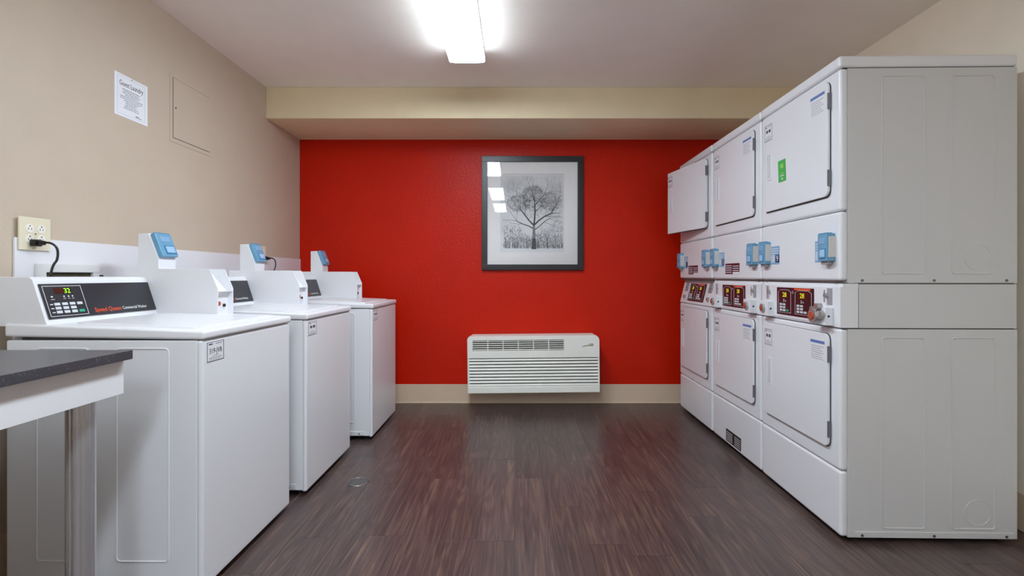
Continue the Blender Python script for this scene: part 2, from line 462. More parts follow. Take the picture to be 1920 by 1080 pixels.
def washer(x, y, rz, label, first=False):
    W = 0.645
    r = thing('washing_machine', (x, y, 0), (0, 0, rz), label=label, cat='washing machine', group='white top-loading washers along the tan wall')
    b = MB(); b.box(-0.664, -0.02, 0, W, 0.03, 0.862, 'enamel', 0.004)
    o = b.build('cabinet', r)
    for (a, c) in ((-0.56, -0.385), (-0.29, -0.115)):
        b = MB(); ridge_rect(b, 0.0, a, c, 0.12, 0.835, 'enamel'); b.build('side_rib', o)
    b = MB()
    b.box(-0.62, -0.05, -0.003, 0.002, 0.034, 0.062, 'enamel', 0.002)
    b.build('base_flange', o)
    for u in (-0.58, -0.335, -0.085):
        MB().cyl((u, -0.0055, 0.046), (u, -0.002, 0.046), 0.005, 'hinge_metal', 10).build('screw', o)
    MB().box(-0.024, 0.0, 0.0, W, 0.022, 0.862, 'enamel', 0.010, 3).build('front_panel', r)
    MB().box(-0.62, -0.012, 0.01, W - 0.01, 0.855, 0.872, 'gap_dark').build('seam', r)
    prof = [(0.006, 0.864), (0.006, 0.894), (-0.670, 0.920), (-0.670, 0.874)]
    MB().prism(prof, 'y', -0.003, W + 0.003, 'enamel', 0.009, 3).build('top_cover', r)
    zl = lambda u: 0.894 - (u - 0.006) * 0.026 / 0.651
    b = MB(); b.prism([(-0.06, zl(-0.06) - 0.002), (-0.06, zl(-0.06) + 0.006), (-0.47, zl(-0.47) + 0.006), (-0.47, zl(-0.47) - 0.002)], 'y', 0.05, W - 0.05, 'enamel', 0.003, 2)
    b.build('lid', r)
    for (u, v) in ((-0.06, 0.06), (-0.06, W - 0.06), (-0.58, 0.06), (-0.58, W - 0.06)):
        MB().cyl((u, v, 0), (u, v, 0.032), 0.018, 'rubber', 12).build('foot', r)
    # console
    con = MB().prism([(-0.529, 0.908), (-0.58, 1.066), (-0.592, 1.076), (-0.70, 1.076), (-0.70, 0.908)], 'y', 0.004, W - 0.004, 'enamel', 0.004, 2).build('console', r)
    C0 = (-0.5305, 0.0, 0.918); CB = (-0.51, 0, 1.56)
    def CF(a, c): 
        B = Vector(CB).normalized(); return frame(Vector(C0) + Vector((0, a, 0)) + B * c, (0, 1, 0), CB)
    MB(CF(0, 0)).box(0.016, 0.521, 0.014, 0.140, 0.0, 0.003, 'console_black', 0.001).build('faceplate', con)
    b = MB(CF(0, 0))
    a0, a1, c0, c1, t = 0.024, 0.176, 0.021, 0.132, 0.0016
    b.box(a0, a1, c0, c0 + t, 0.002, 0.0036, 'ink_white'); b.box(a0, a1, c1 - t, c1, 0.002, 0.0036, 'ink_white')
    b.box(a0, a0 + t, c0, c1, 0.002, 0.0036, 'ink_white'); b.box(a1 - t, a1, c0, c1, 0.002, 0.0036, 'ink_white')
    b.build('control_outline', con, smooth=False)
    MB(CF(0, 0)).box(0.064, 0.132, 0.103, 0.124, 0.002, 0.0038, 'lens_dark').build('display', con, smooth=False)
    text('digits', '32', 0.026, 'digit_green', con, CF(0.101, 0.1045) @ Matrix.Translation((0, 0, 0.0042)), width=0.024)
    for row in range(3):
        for c in range(4):
            if c == 3 and row == 1: continue
            m = 'key_green' if (c == 3 and row == 2) else 'key_white'
            aa = 0.050 + c * 0.030; bb = 0.060 - row * 0.0145
            MB(CF(0, 0)).box(aa, aa + 0.022, bb, bb + 0.010, 0.002, 0.0046, m, 0.001, 1).build('key', con)
    b = MB(CF(0, 0))
    for aa in (0.094, 0.112, 0.128):
        b.box(aa, aa + 0.005, 0.090, 0.095, 0.002, 0.0036, 'ink_white'); b.box(aa - 0.002, aa + 0.007, 0.083, 0.086, 0.002, 0.0036, 'ink_soft')
    for row in range(3): b.box(0.034, 0.045, 0.063 - row * 0.0145, 0.066 - row * 0.0145, 0.002, 0.0036, 'ink_white')
    b.box(0.046, 0.053, 0.090, 0.095, 0.002, 0.0036, 'ink_white'); b.box(0.043, 0.058, 0.081, 0.084, 0.002, 0.0036, 'ink_soft')
    b.build('key_legend', con, smooth=False)['kind'] = 'stuff'
    text('lettering', 'Speed Queen', 0.024, 'ink_orange', con, CF(0.205, 0.026) @ Matrix.Translation((0, 0, 0.0036)), width=0.125)
    text('lettering', 'Commercial Washer', 0.018, 'ink_white', con, CF(0.338, 0.028) @ Matrix.Translation((0, 0, 0.0036)), width=0.13)
    MB().cyl((-0.60, 0.31, 1.077), (-0.60, 0.31, 1.083), 0.0065, 'black_plastic', 12).build('lock', con)
    # payment box
    y0, y1 = 0.522, 0.643
    side = [(-0.68, 0.910), (-0.262, 0.903), (-0.262, 1.022), (-0.300, 1.110), (-0.68, 1.111)]
    core = [(-0.68, 0.910), (-0.284, 0.906), (-0.284, 1.006), (-0.372, 1.109), (-0.68, 1.110)]
    b = MB(); b.prism(core, 'y', y0 + 0.004, y1 - 0.004, 'enamel')
    b.prism(side, 'y', y0, y0 + 0.005, 'enamel', 0.001, 1); b.prism(side, 'y', y1 - 0.005, y1, 'enamel', 0.001, 1)
    b.box(-0.300, -0.264, y0 + 0.005, y1 - 0.005, 1.008, 1.012, 'enamel')
    pb = b.build('payment_box', r)
    MB().cyl((-0.285, y0 + 0.026, 0.956), (-0.270, y0 + 0.026, 0.956), 0.010, 'orange_lock', 14).build('button', pb)
    MB().cyl((-0.285, y0 + 0.080, 0.946), (-0.277, y0 + 0.080, 0.946), 0.007, 'black_plastic', 12).build('lock', pb)
    post = MB().prism([(-0.616, 1.109), (-0.616, 1.266), (-0.570, 1.268), (-0.526, 1.153), (-0.526, 1.109)], 'y', y0 + 0.002, y1 - 0.006, 'enamel', 0.002, 2).build('reader_post', r)
    up = Vector((-0.044, 0, 0.115))
    o, _ = reader(r, frame(Vector((-0.529, y0 + 0.008, 1.160)), (0, 1, 0), up), 0.104, 0.112, 0.022)
    # licence tag on the front
    t_ = sticker('tag', r, FRONT_W(0.0, 0.022, 0.784), 0.098, 0.068, 'label_white', tag_rects() if first else tag_rects_blurred())
    if first:
        text('lettering', '319-JVR', 0.026, 'ink', t_, FRONT_W(0.0012, 0.022 + 0.049, 0.784 + 0.027), width=0.074, align='CENTER')
    return r

washer(-1.049, 1.692, R(-0.4), 'nearest white washer, beside the grey-topped table, with tag 319-JVR', True)
washer(-1.020, 2.463, R(-0.3), 'middle white washer of three, with a black plug cord behind its card reader')
washer(-0.936, 3.300, R(0), 'farthest white washer, standing against the red wall')

# ------------------------------------------------------------------ stacked dryers
DW, DD = 0.676, 0.702
def dryer_door(r, z0, z1, ang, lower, idx):
    """door built from its hinge on the near side: local y runs from hinge to handle"""
    hy, w = 0.060, 0.553
    loc, rot = (-0.001, hy, 0), (0, 0, ang)
    out = rrect(0, w, z0, z1, 0.028, 5, (1, 0, 0, 1))
    gas = rrect(0.0003, w + 0.001, z0 - 0.004, z1 + 0.0008, 0.029, 5, (1, 0, 0, 1))
    b = MB(); b.prism(gas, 'x', -0.003, 0.004 if not ang else -0.001, 'gap_dark')
    g = b.build('door_gasket', r, loc, rot)
    b = MB(); b.prism(out, 'x', -0.014 if not ang else -0.022, -0.0025, 'enamel', 0.004, 2)
    d = b.build('door', r, loc, rot)
    xf = -0.014 if not ang else -0.022
    zc = (z0 + z1) / 2 - 0.01
    b = MB()
    hx = w - 0.058
    b.box(xf - 0.003, xf + 0.002, hx - 0.02, hx + 0.02, zc - 0.072, zc + 0.072, 'enamel', 0.002)
    b.box(xf - 0.0036, xf, hx - 0.010, hx + 0.013, zc - 0.060, zc + 0.060, 'enamel_grey')  # flat grey inset paints the soft shading of the white handle recess
    b.box(xf - 0.008, xf, hx + 0.012, hx + 0.018, zc - 0.062, zc + 0.062, 'enamel', 0.001)
    b.build('handle', d)
    for zz in (z0 + 0.075, z1 - 0.085):
        MB().box(xf - 0.001, 0.0, -0.004, 0.002, zz - 0.034, zz + 0.034, 'hinge_metal', 0.001).build('hinge', d)
    # printed labels near the top corners
    def M(y, z): return FRONT_D(xf, y, z)
    sticker('label', d, M(w - 0.005, z1 - 0.115), 0.075, 0.082, 'label_white', tag_rects_blurred())
    if not (idx == 2):
        bars = [(0.0, 1, 0.86, 1.0, 'ink_blue')] + [(0.06, 0.94 - 0.1 * (k % 3), 0.10 + 0.1 * k, 0.13 + 0.1 * k, 'ink_soft') for k in range(7)]
        sticker('label', d, M(0.125, z1 - 0.125), 0.105, 0.090, 'label_white', bars)
    if idx == 0 and not lower:
        bars = [(0.3, 0.7, 0.62, 0.82, 'sticker_lime'), (0.2, 0.8, 0.36, 0.40, 'sticker_lime'), (0.25, 0.75, 0.26, 0.30, 'ink_white'), (0.42, 0.6, 0.1, 0.17, 'ink_white')]
        sticker('label', d, frame((xf, 0.405, z1 - 0.352), (0, -1, 0), (0, 0.06, 1)), 0.072, 0.108, 'sticker_green', bars, label='green leaf sticker on the door')
    if ang:
        MB().cyl((-0.0012, hy + w / 2, (z0 + z1) / 2), (0.0, hy + w / 2, (z0 + z1) / 2), 0.19, 'gap_dark', 32).build('drum_opening', r)

def dryer(x, y, rz, idx, label):
    W, D = DW, DD
    r = thing('stacked_dryer', (x, y, 0), (0, 0, rz), label=label, cat='dryer', group='stacked white dryers along the right wall')
    slanted = (idx == 2)
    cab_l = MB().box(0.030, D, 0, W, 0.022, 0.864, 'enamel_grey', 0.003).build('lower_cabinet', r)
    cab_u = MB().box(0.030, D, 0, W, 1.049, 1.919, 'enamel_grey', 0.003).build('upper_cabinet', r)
    for cab, zb, zt in ((cab_l, 0.022, 0.83), (cab_u, 1.049, 1.885)):
        for (a, c) in ((0.165, 0.335), (0.442, 0.612)):
            b = MB(); ridge_rect(b, 0.0, a, c, zb + 0.04, zt, 'enamel_grey'); b.build('side_rib', cab)
        b = MB()
        cx, cz = (0.545, zb + 0.105)
        b.tube([(cx + 0.052 * math.cos(R(k * 15)), 0, cz + 0.052 * math.sin(R(k * 15))) for k in range(24)], 0.0016, 'enamel_grey', 6, True)
        b.build('vent_knockout', cab)
        b = MB(); b.box(0.055, D - 0.015, -0.0035, 0.002, zb + 0.002, zb + 0.026, 'enamel_grey', 0.002)
        b.build('base_flange', cab)
        for u in (0.085, 0.37, 0.655):
            MB().cyl((u, -0.006, zb + 0.012), (u, -0.003, zb + 0.012), 0.0055, 'hinge_metal', 10).build('screw', cab)
    MB().box(0.0, 0.033, 0, W, 0.2905, 0.864, 'enamel', 0.012, 3).build('lower_front_panel', r)
    MB().box(0.001, 0.033, 0, W, 0.024, 0.2885, 'enamel', 0.012, 3).build('toe_panel', r)
    MB().box(0.0, 0.033, 0, W, 1.343, 1.919, 'enamel', 0.012, 3).build('upper_front_panel', r)
    rp = MB().box(0.0, 0.033, 0, W, 1.060, 1.3405, 'enamel', 0.012, 3).build('reader_panel', r)
    MB().box(0.012, D - 0.01, 0.004, W - 0.004, 0.862, 0.869, 'gap_dark').build('seam', r)
    MB().box(0.012, D - 0.01, 0.004, W - 0.004, 1.044, 1.051, 'gap_dark').build('seam', r)
    MB().box(0.012, D - 0.01, 0.004, W - 0.004, 1.917, 1.922, 'gap_dark').build('seam', r)
    MB().box(-0.004, D + 0.002, -0.003, W + 0.003, 1.921, 1.970, 'enamel', 0.012, 3).build('top_cover', r)
    for (u, v) in ((0.06, 0.06), (0.06, W - 0.06), (D - 0.06, 0.06), (D - 0.06, W - 0.06)):
        MB().cyl((u, v, 0), (u, v, 0.024), 0.018, 'rubber', 12).build('foot', r)
    # control section
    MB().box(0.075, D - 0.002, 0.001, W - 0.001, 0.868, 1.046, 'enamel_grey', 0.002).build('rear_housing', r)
    if slanted:
        cp = MB().prism([(0.0, 0.868), (0.042, 1.046), (0.073, 1.046), (0.073, 0.868)], 'y', 0.0, W, 'enamel', 0.003, 2).build('control_panel', r)
        CF = lambda u, z: frame((0.042 * (z - 0.868) / 0.178, u, z), (0, -1, 0), (0.042, 0, 0.178))
    else:
        cp = MB().box(0.0, 0.073, 0.0, W, 0.868, 1.036, 'enamel', 0.004, 2).box(0.010, 0.073, 0.0, W, 1.030, 1.048, 'enamel', 0.001, 1).build('control_panel', r)
        CF = lambda u, z: FRONT_D(0.0, u, z)
        MB(CF(W - 0.085, 0.876)).box(0, W - 0.17, 0, 0.156, 0, 0.004, 'enamel', 0.002).build('bezel', cp)
        for v in (0.04, W - 0.04): MB().cyl((0.006, v, 1.052), (0.012, v, 1.052), 0.006, 'hinge_metal', 10).build('screw', cp)
    # face: right edge (near side) u=.18, far u=.50
    fw, fh = 0.325, 0.134
    F = CF(0.502, 0.889)
    MB(F).box(0, fw, 0, fh, 0, 0.006, 'maroon_face', 0.001).build('faceplate', cp)
    for k, a in enumerate((0.016, 0.172)):
        b = MB(F); t = 0.0016; w = 0.118 if k == 0 else 0.136
        pts = [(a, 0.012), (a + w, 0.012), (a + w, 0.112), (a + w * 0.8, 0.122), (a + w * 0.2, 0.122), (a, 0.112)]
        b.tube([(p[0], p[1], 0.006) for p in pts], 0.001, 'ink_white', 5, True)
        b.build('control_outline', cp)
        MB(F).box(a + 0.028, a + w - 0.022, 0.086, 0.112, 0.005, 0.0072, 'lens_dark').build('display', cp, smooth=False)
        text('digits', '28', 0.032, 'digit_amber', cp, F @ Matrix.Translation((a + 0.042, 0.088, 0.0075)), width=0.036)
        for rr in range(3):
            for c in range(3 if rr == 0 else 2):
                MB(F).box(a + 0.016 + c * 0.030, a + 0.038 + c * 0.030, 0.018 + rr * 0.014, 0.028 + rr * 0.014, 0.005, 0.0085, 'key_green' if (c == 2 and k == 0) else 'key_white', 0.001, 1).build('key', cp)
        b = MB(F)
        for (p, q) in ((0.05, 0.072), (0.066, 0.066), (0.05, 0.064)): b.box(a + p, a + p + 0.007, q, q + 0.005, 0.005, 0.0068, 'ink_white')
        b.build('key_legend', cp, smooth=False)['kind'] = 'stuff'
    MB(F).box(0.165, 0.300, 0.124, 0.132, 0.005, 0.0068, 'ink_orange').build('red_stripe', cp, smooth=False)
    MB(F).cyl((0.152, 0.112, 0.005), (0.152, 0.112, 0.0075), 0.008, 'chrome', 14).build('emblem', cp)
    # coin slot plates, key locks and lock boxes at both ends
    for k, (u0, u1) in enumerate(((0.052, 0.128), (0.545, 0.620))):
        pl = MB(CF(u1, 0.958)).box(0, u1 - u0, 0, 0.070, 0, 0.0025, 'grey_metal', 0.001).build('coin_plate', cp)
        uc = (u1 - u0) / 2 + 0.004
        b = MB(CF(u1, 0.958)); b.cyl((uc, 0.040, 0.002), (uc, 0.040, 0.014), 0.009, 'chrome', 14)
        b.box(uc - 0.002, uc + 0.002, 0.010, 0.062, 0.012, 0.015, 'chrome'); b.build('key_lock', cp)
        if not slanted:
            lb = MB(CF(u1 + 0.012, 0.874)).box(0, u1 - u0 + 0.020, 0, 0.074, 0, 0.034, 'enamel', 0.003).build('lock_box', cp)
            big = (idx == 0 and k == 0)
            B = CF(u1 + 0.012, 0.874); lx, lz = (0.050, 0.040)
            b = MB(B)
            if big:
                b.cyl((lx - 0.012, lz - 0.004, 0.030), (lx - 0.012, lz - 0.004, 0.058), 0.036, 'chrome', 20, 0.031, 0.003)
                b.box(lx - 0.052, lx - 0.012, lz - 0.034, lz + 0.034, 0.030, 0.046, 'chrome', 0.004)
                b.cyl((lx + 0.008, lz + 0.036, 0.030), (lx + 0.008, lz + 0.036, 0.052), 0.015, 'chrome', 14)
                b.cyl((lx + 0.028, lz + 0.004, 0.030), (lx + 0.028, lz + 0.004, 0.050), 0.018, 'chrome', 14)
                o = b.build('puck_lock', cp); o['label'] = 'chrome puck lock'
                MB(B).cyl((lx - 0.012, lz - 0.002, 0.056), (lx - 0.012, lz - 0.002, 0.064), 0.017, 'orange_lock', 16, None, 0.002).build('lock_core', cp)
            else:
                b.cyl((lx - 0.004, lz, 0.030), (lx - 0.004, lz, 0.046), 0.021, 'chrome', 18, None, 0.002)
                b.build('cylinder_lock', cp)
                MB(B).cyl((lx - 0.004, lz, 0.045), (lx - 0.004, lz, 0.050), 0.013, 'orange_lock', 16, None, 0.002).build('lock_core', cp)
            MB().cyl((-0.02, u0 - 0.0085, 0.912), (-0.02, u0 - 0.007, 0.912), 0.005, 'black_plastic', 10).build('key_hole', cp)
        else:
            b = MB(CF(u1, 0.885)); b.cyl((uc, 0.030, 0), (uc, 0.030, 0.014), 0.014, 'chrome', 14); b.build('cylinder_lock', cp)
            MB(CF(u1, 0.885)).cyl((uc, 0.030, 0.013), (uc, 0.030, 0.017), 0.008, 'orange_lock', 14).build('lock_core', cp)
    # two blue card readers with their stickers on the panel above
    for k, (u0, u1) in enumerate(((0.030, 0.098), (0.575, 0.643))):
        zr, h, d = 1.140, 0.116, 0.036
        o, _ = reader(r, FRONT_D(0.0, u1, zr), u1 - u0, h, d)
        for v in (u0, u1):
            MB().box(-0.029, 0.0, v - 0.0025, v + 0.0025, zr + 0.016, zr + h - 0.014, 'reader_beige', 0.0015).build('reader_side', o)
        MB().box(-0.024, 0.0, u0 + 0.018, u1 - 0.006, zr - 0.014, zr + 0.002, 'grey_metal', 0.002).build('reader_foot', o)
        sw = 0.075 if k == 0 else 0.082
        su = u1 + 0.078 if k == 0 else u0 - 0.006
        rects = [(0.08, 0.9, 0.84, 0.88, 'ink_white'), (0.08, 0.9, 0.72, 0.76, 'ink_white'), (0.08, 0.8, 0.60, 0.64, 'ink_white'), (0.06, 0.46, 0.1, 0.52, 'ink_pale_blue')]
        if k == 1: rects.append((0.5, 0.98, 0.1, 0.52, 'ink_purple'))
        else: rects.append((0.5, 0.94, 0.1, 0.52, 'reader_dark'))
        s = sticker('number_sticker', r, FRONT_D(0.0, su, 1.138), sw, 0.092, 'sticker_blue', rects)
        if k == 1 and idx < 2:
            text('lettering', '9' if idx == 0 else '3', 0.042, 'ink_white', s, FRONT_D(-0.0014, su - sw * 0.74, 1.138 + 0.015), align='CENTER')
    if idx in (1, 2):
        rects = [(0.04, 0.46, 0.14 + 0.2 * q, 0.22 + 0.2 * q, 'ink_pale_blue') for q in range(4)] + [(0.54, 0.96, 0.3 + 0.2 * q, 0.37 + 0.2 * q, 'ink_pale_blue') for q in range(3)] + [(0.55, 1, 0, 0.2, 'label_white')]
        sticker('warning_label', r, FRONT_D(0.0, 0.470, 1.090), 0.205, 0.066, 'maroon_print', rects, label='maroon warning label')
    if idx == 1:
        rects = [(0.05, 0.45, 0.12 + 0.16 * q, 0.17 + 0.16 * q, 'ink_white') for q in range(5)] + [(0.58, 0.95, 0.12 + 0.16 * q, 0.17 + 0.16 * q, 'ink_white') for q in range(5)]
        sticker('rating_plate', r, FRONT_D(0.001, 0.462, 0.042), 0.215, 0.075, 'black_plastic', rects, label='black rating label near the floor')
    dryer_door(r, 0.366, 0.838, 0, True, idx)
    dryer_door(r, 1.412, 1.892, R(10.5) if slanted else 0, False, idx)
    return r

dryer(1.313, 2.036, R(-1.2), 0, 'nearest stacked dryer, its grey side panels in view, with a green door sticker')
dryer(1.329, 2.727, R(-0.6), 1, 'middle stacked dryer of three, with a black label near the floor')
dryer(1.334, 3.420, R(-0.5), 2, 'farthest stacked dryer, by the red wall, with its upper door ajar')

# ------------------------------------------------------------------ folding table
tb = thing('folding_table', (-1.47, 0.62, 0), label='laundry folding table with speckled dark grey top and round steel leg', cat='table')
TX0, TX1, TY0, TY1 = -0.355, 0.367, -0.95, 0.835
MB().box(TX0, TX1, TY0, TY1, 0.840, 0.866, 'speckled_counter', 0.002).build('tabletop', tb)
MB().box(TX1 - 0.043, TX1 - 0.023, TY0 + 0.02, TY1 - 0.005, 0.742, 0.840, 'white_laminate', 0.001).build('apron', tb)
MB().box(TX0, TX0 + 0.02, TY0 + 0.02, TY1 - 0.005, 0.742, 0.840, 'white_laminate', 0.001).build('apron', tb)
MB().box(TX0 + 0.02, TX1 - 0.043, TY0 + 0.02, TY0 + 0.04, 0.742, 0.840, 'white_laminate', 0.001).build('apron', tb)
for (u, v) in ((0.272, 0.770), (0.272, -0.86), (-0.28, 0.770), (-0.28, -0.86)):
    fl_ = [(u + (0.0335 - 0.0022 * max(0.0, math.cos(8 * R(k * 3))) ** 4) * math.cos(R(k * 3)), v + (0.0335 - 0.0022 * max(0.0, math.cos(8 * R(k * 3))) ** 4) * math.sin(R(k * 3))) for k in range(120)]
    lg = MB().prism(fl_, 'z', 0.012, 0.840, 'brushed_steel').build('leg', tb)
    MB().cyl((u, v, 0), (u, v, 0.014), 0.037, 'rubber', 24).build('leg_foot', lg)
    MB().cyl((u, v, 0.828), (u, v, 0.840), 0.045, 'brushed_steel', 24).build('leg_plate', lg)

# ------------------------------------------------------------------ wall air conditioner
ac = thing('air_conditioner', (0.1505, YF, 0.133), (0, R(-0.6), 0), label='white louvred air conditioner mounted low on the red wall', cat='air conditioner')
HW, H, DP = 0.5335, 0.462, 0.222          # half width, height, depth
MB().prism(rrect(-HW + 0.012, HW - 0.012, 0.004, H - 0.006, 0.02, 4), 'y', -DP + 0.045, -0.0065, 'aircon_plastic', 0.003).build('chassis', ac)
MB().box(-HW + 0.010, HW - 0.010, -DP + 0.026, -DP + 0.047, 0.03, H - 0.03, 'aircon_shade').build('shade_backing', ac)  # panel coloured dark to paint in the shadow lines between louvers
fc = MB()
yb, yf = -DP + 0.075, -DP
zt0 = H - 0.178                     # bottom edge of the top section
g0, g1, gz0, gz1 = -HW + 0.043, 0.247, H - 0.118, H - 0.034
fc.prism(rrect(-HW, g0, zt0, H, 0.030, 5, (0, 0, 0, 1)), 'y', yf, yb, 'aircon_plastic', 0.003)
fc.prism(rrect(g1, HW, zt0, H, 0.042, 6, (0, 0, 1, 0)), 'y', yf, yb, 'aircon_plastic', 0.003)
fc.box(g0 - 0.003, g1 + 0.003, yf + 0.001, yb, gz1, H - 0.0005, 'aircon_plastic', 0.002)
fc.box(g0 - 0.003, g1 + 0.003, yf + 0.001, yb, zt0, gz0, 'aircon_plastic', 0.002)
fco = fc.build('front_cover', ac)
MB().prism(rrect(-HW, -HW + 0.014, 0.0, zt0, 0.006, 3, (1, 0, 0, 0)), 'y', yf + 0.004, yb, 'aircon_plastic', 0.003).build('side_cheek', fco)
MB().prism(rrect(HW - 0.014, HW, 0.0, zt0, 0.006, 3, (0, 1, 0, 0)), 'y', yf + 0.004, yb, 'aircon_plastic', 0.003).build('side_cheek', fco)
MB().box(-HW + 0.002, HW - 0.002, yf + 0.002, yb, 0.0, 0.054, 'aircon_plastic', 0.005, 3).build('bottom_rail', fco)
n = 9
pitch = (zt0 - 0.054) / n
lou_me = None
for k in range(n):
    if lou_me is None:
        o = MB().prism([(0.0, pitch * 0.10), (0.0, pitch * 0.52), (0.006, pitch * 0.74), (0.022, pitch * 0.74), (0.022, pitch * 0.10)], 'x', -HW + 0.012, HW - 0.012, 'aircon_plastic', 0.0015, 1).build('louver', ac); lou_me = o.data
    else:
        o = bpy.data.objects.new('louver', lou_me); COL.objects.link(o); o.parent = ac
    o.location = (0, yf + 0.006, 0.054 + k * pitch)
sl_me = None
ns = 5
for k in range(ns):
    if sl_me is None:
        o = MB().box(g0, g1, 0, 0.018, -0.003, 0.003, 'aircon_plastic').build('grille_slat', ac); sl_me = o.data
    else:
        o = bpy.data.objects.new('grille_slat', sl_me); COL.objects.link(o); o.parent = ac
    o.location = (0, yf + 0.006, gz0 + (k + 0.5) * (gz1 - gz0) / ns)
for k in range(1, 6):
    xx = g0 + k * (g1 - g0) / 6
    MB().box(xx - 0.003, xx + 0.003, yf + 0.003, yf + 0.024, gz0, gz1, 'aircon_plastic').build('grille_divider', ac)
b = MB()
P = [(0.385, H - 0.098), (0.405, H - 0.085), (0.435, H - 0.078), (0.49, H - 0.076), (0.478, H - 0.088), (0.44, H - 0.086), (0.415, H - 0.090)]
b.prism(P, 'y', yf - 0.0008, yf + 0.001, 'gold_ink')
b.box(0.452, 0.484, yf - 0.0008, yf + 0.001, H - 0.073, H - 0.068, 'ink')
b.build('emblem', ac, smooth=False)

# ------------------------------------------------------------------ framed picture
PX0, PX1, PZ0, PZ1 = -0.284, 0.577, 1.127, 2.093
pc = thing('framed_picture', ((PX0 + PX1) / 2, YF, PZ0), label='black-framed picture of a bare winter tree on the red wall', cat='picture')
hw, ph, bw = (PX1 - PX0) / 2, PZ1 - PZ0, 0.049
f = MB()
f.box(-hw, hw, -0.03, -0.001, 0, bw, 'frame_black', 0.003); f.box(-hw, hw, -0.03, -0.001, ph - bw, ph, 'frame_black', 0.003)
f.box(-hw, -hw + bw, -0.0295, -0.001, bw - 0.002, ph - bw + 0.002, 'frame_black', 0.003); f.box(hw - bw, hw, -0.0295, -0.001, bw - 0.002, ph - bw + 0.002, 'frame_black', 0.003)
f.build('frame', pc)
ix, iz0, iz1 = hw - bw + 0.004, bw - 0.004, ph - bw + 0.004
ax0, ax1, az0, az1 = -0.272, 0.268, 0.150, 0.815       # window in the mat
m_ = MB()
m_.box(-ix, ix, -0.016, -0.013, iz0, az0, 'mat_board'); m_.box(-ix, ix, -0.016, -0.013, az1, iz1, 'mat_board')
m_.box(-ix, ax0, -0.016, -0.013, az0, az1, 'mat_board'); m_.box(ax1, ix, -0.016, -0.013, az0, az1, 'mat_board')
m_.build('mat_board', pc, smooth=False)
MB().box(-ix, ix, -0.012, -0.002, iz0, iz1, 'print_paper').build('print', pc, smooth=False)
t = MB(); rnd = random.Random(3)
def limb(p, q, w0, w1, m, y):
    p, q = Vector(p), Vector(q); d = (q - p)
    if d.length < 1e-6: return
    s = Vector((-d.y, d.x)).normalized()
    pts = [p + s * w0, q + s * w1, q - s * w1, p - s * w0]
    t.quad([(v.x, y, v.y) for v in pts][::-1], m)
def inside(p): return ax0 + 0.004 < p.x < ax1 - 0.004 and az0 + 0.005 < p.y < az1 - 0.01
def grow(p, ang, ln, w, depth, y):
    q = p
    k = 3
    for i in range(k):
        ang += rnd.uniform(-0.22, 0.22)
        nq = q + Vector((math.cos(ang), math.sin(ang))) * ln / k
        if not inside(nq): return
        m = 'print_dark' if w > 0.003 else ('print_mid' if w > 0.0012 else 'print_grey')
        limb(q, nq, w, w * 0.88, m, y - 0.00004 * depth)
        q = nq; w *= 0.88
        if depth > 0 and i > 0:
            grow(q, ang + rnd.choice((-1, 1)) * rnd.uniform(0.4, 0.95), ln * rnd.uniform(0.55, 0.75), w * 0.55, depth - 1, y)
    if depth > 0:
        for s in (-1, 1):
            grow(q, ang + s * rnd.uniform(0.15, 0.55), ln * rnd.uniform(0.6, 0.85), w * 0.68, depth - 1, y)
Y0 = -0.0122
# hazy woods behind
for i in range(1500):
    u = rnd.uniform(ax0 + 0.03, ax1 - 0.01); edge = abs(u - 0.0) / 0.27
    top = az0 + 0.05 + rnd.uniform(0.01, 0.10 + 0.16 * edge + 0.03 * math.sin(u * 40))
    p = Vector((u, rnd.uniform(az0 + 0.035, top))); a = rnd.uniform(0.6, 2.5)
    q = p + Vector((math.cos(a), math.sin(a))) * rnd.uniform(0.01, 0.04)
    if inside(q): limb(p, q, rnd.uniform(0.001, 0.004), 0.001, rnd.choice(('print_grey', 'print_grey', 'print_mid', 'print_snow')), Y0 - rnd.random() * 0.0001)
for i in range(60):
    u = rnd.uniform(ax0 + 0.04, ax1 - 0.012); h = rnd.uniform(0.03, 0.10)
    limb((u, az0 + 0.03), (u + rnd.uniform(-0.008, 0.008), az0 + 0.03 + h), 0.0022, 0.001, rnd.choice(('print_mid', 'print_dark')), Y0 - 0.0001)
t.quad([(ax0, Y0 - 0.0002, az0), (ax1, Y0 - 0.0002, az0), (ax1, Y0 - 0.0002, az0 + 0.033), (ax0, Y0 - 0.0002, az0 + 0.036)], 'print_snow')
base = Vector((0.012, az0 + 0.028)); top = Vector((0.012, az0 + 0.23))
limb(base, (0.013, az0 + 0.12), 0.021, 0.014, 'print_dark', Y0 - 0.0006)
limb((0.013, az0 + 0.119), top, 0.013, 0.009, 'print_mid', Y0 - 0.0006)
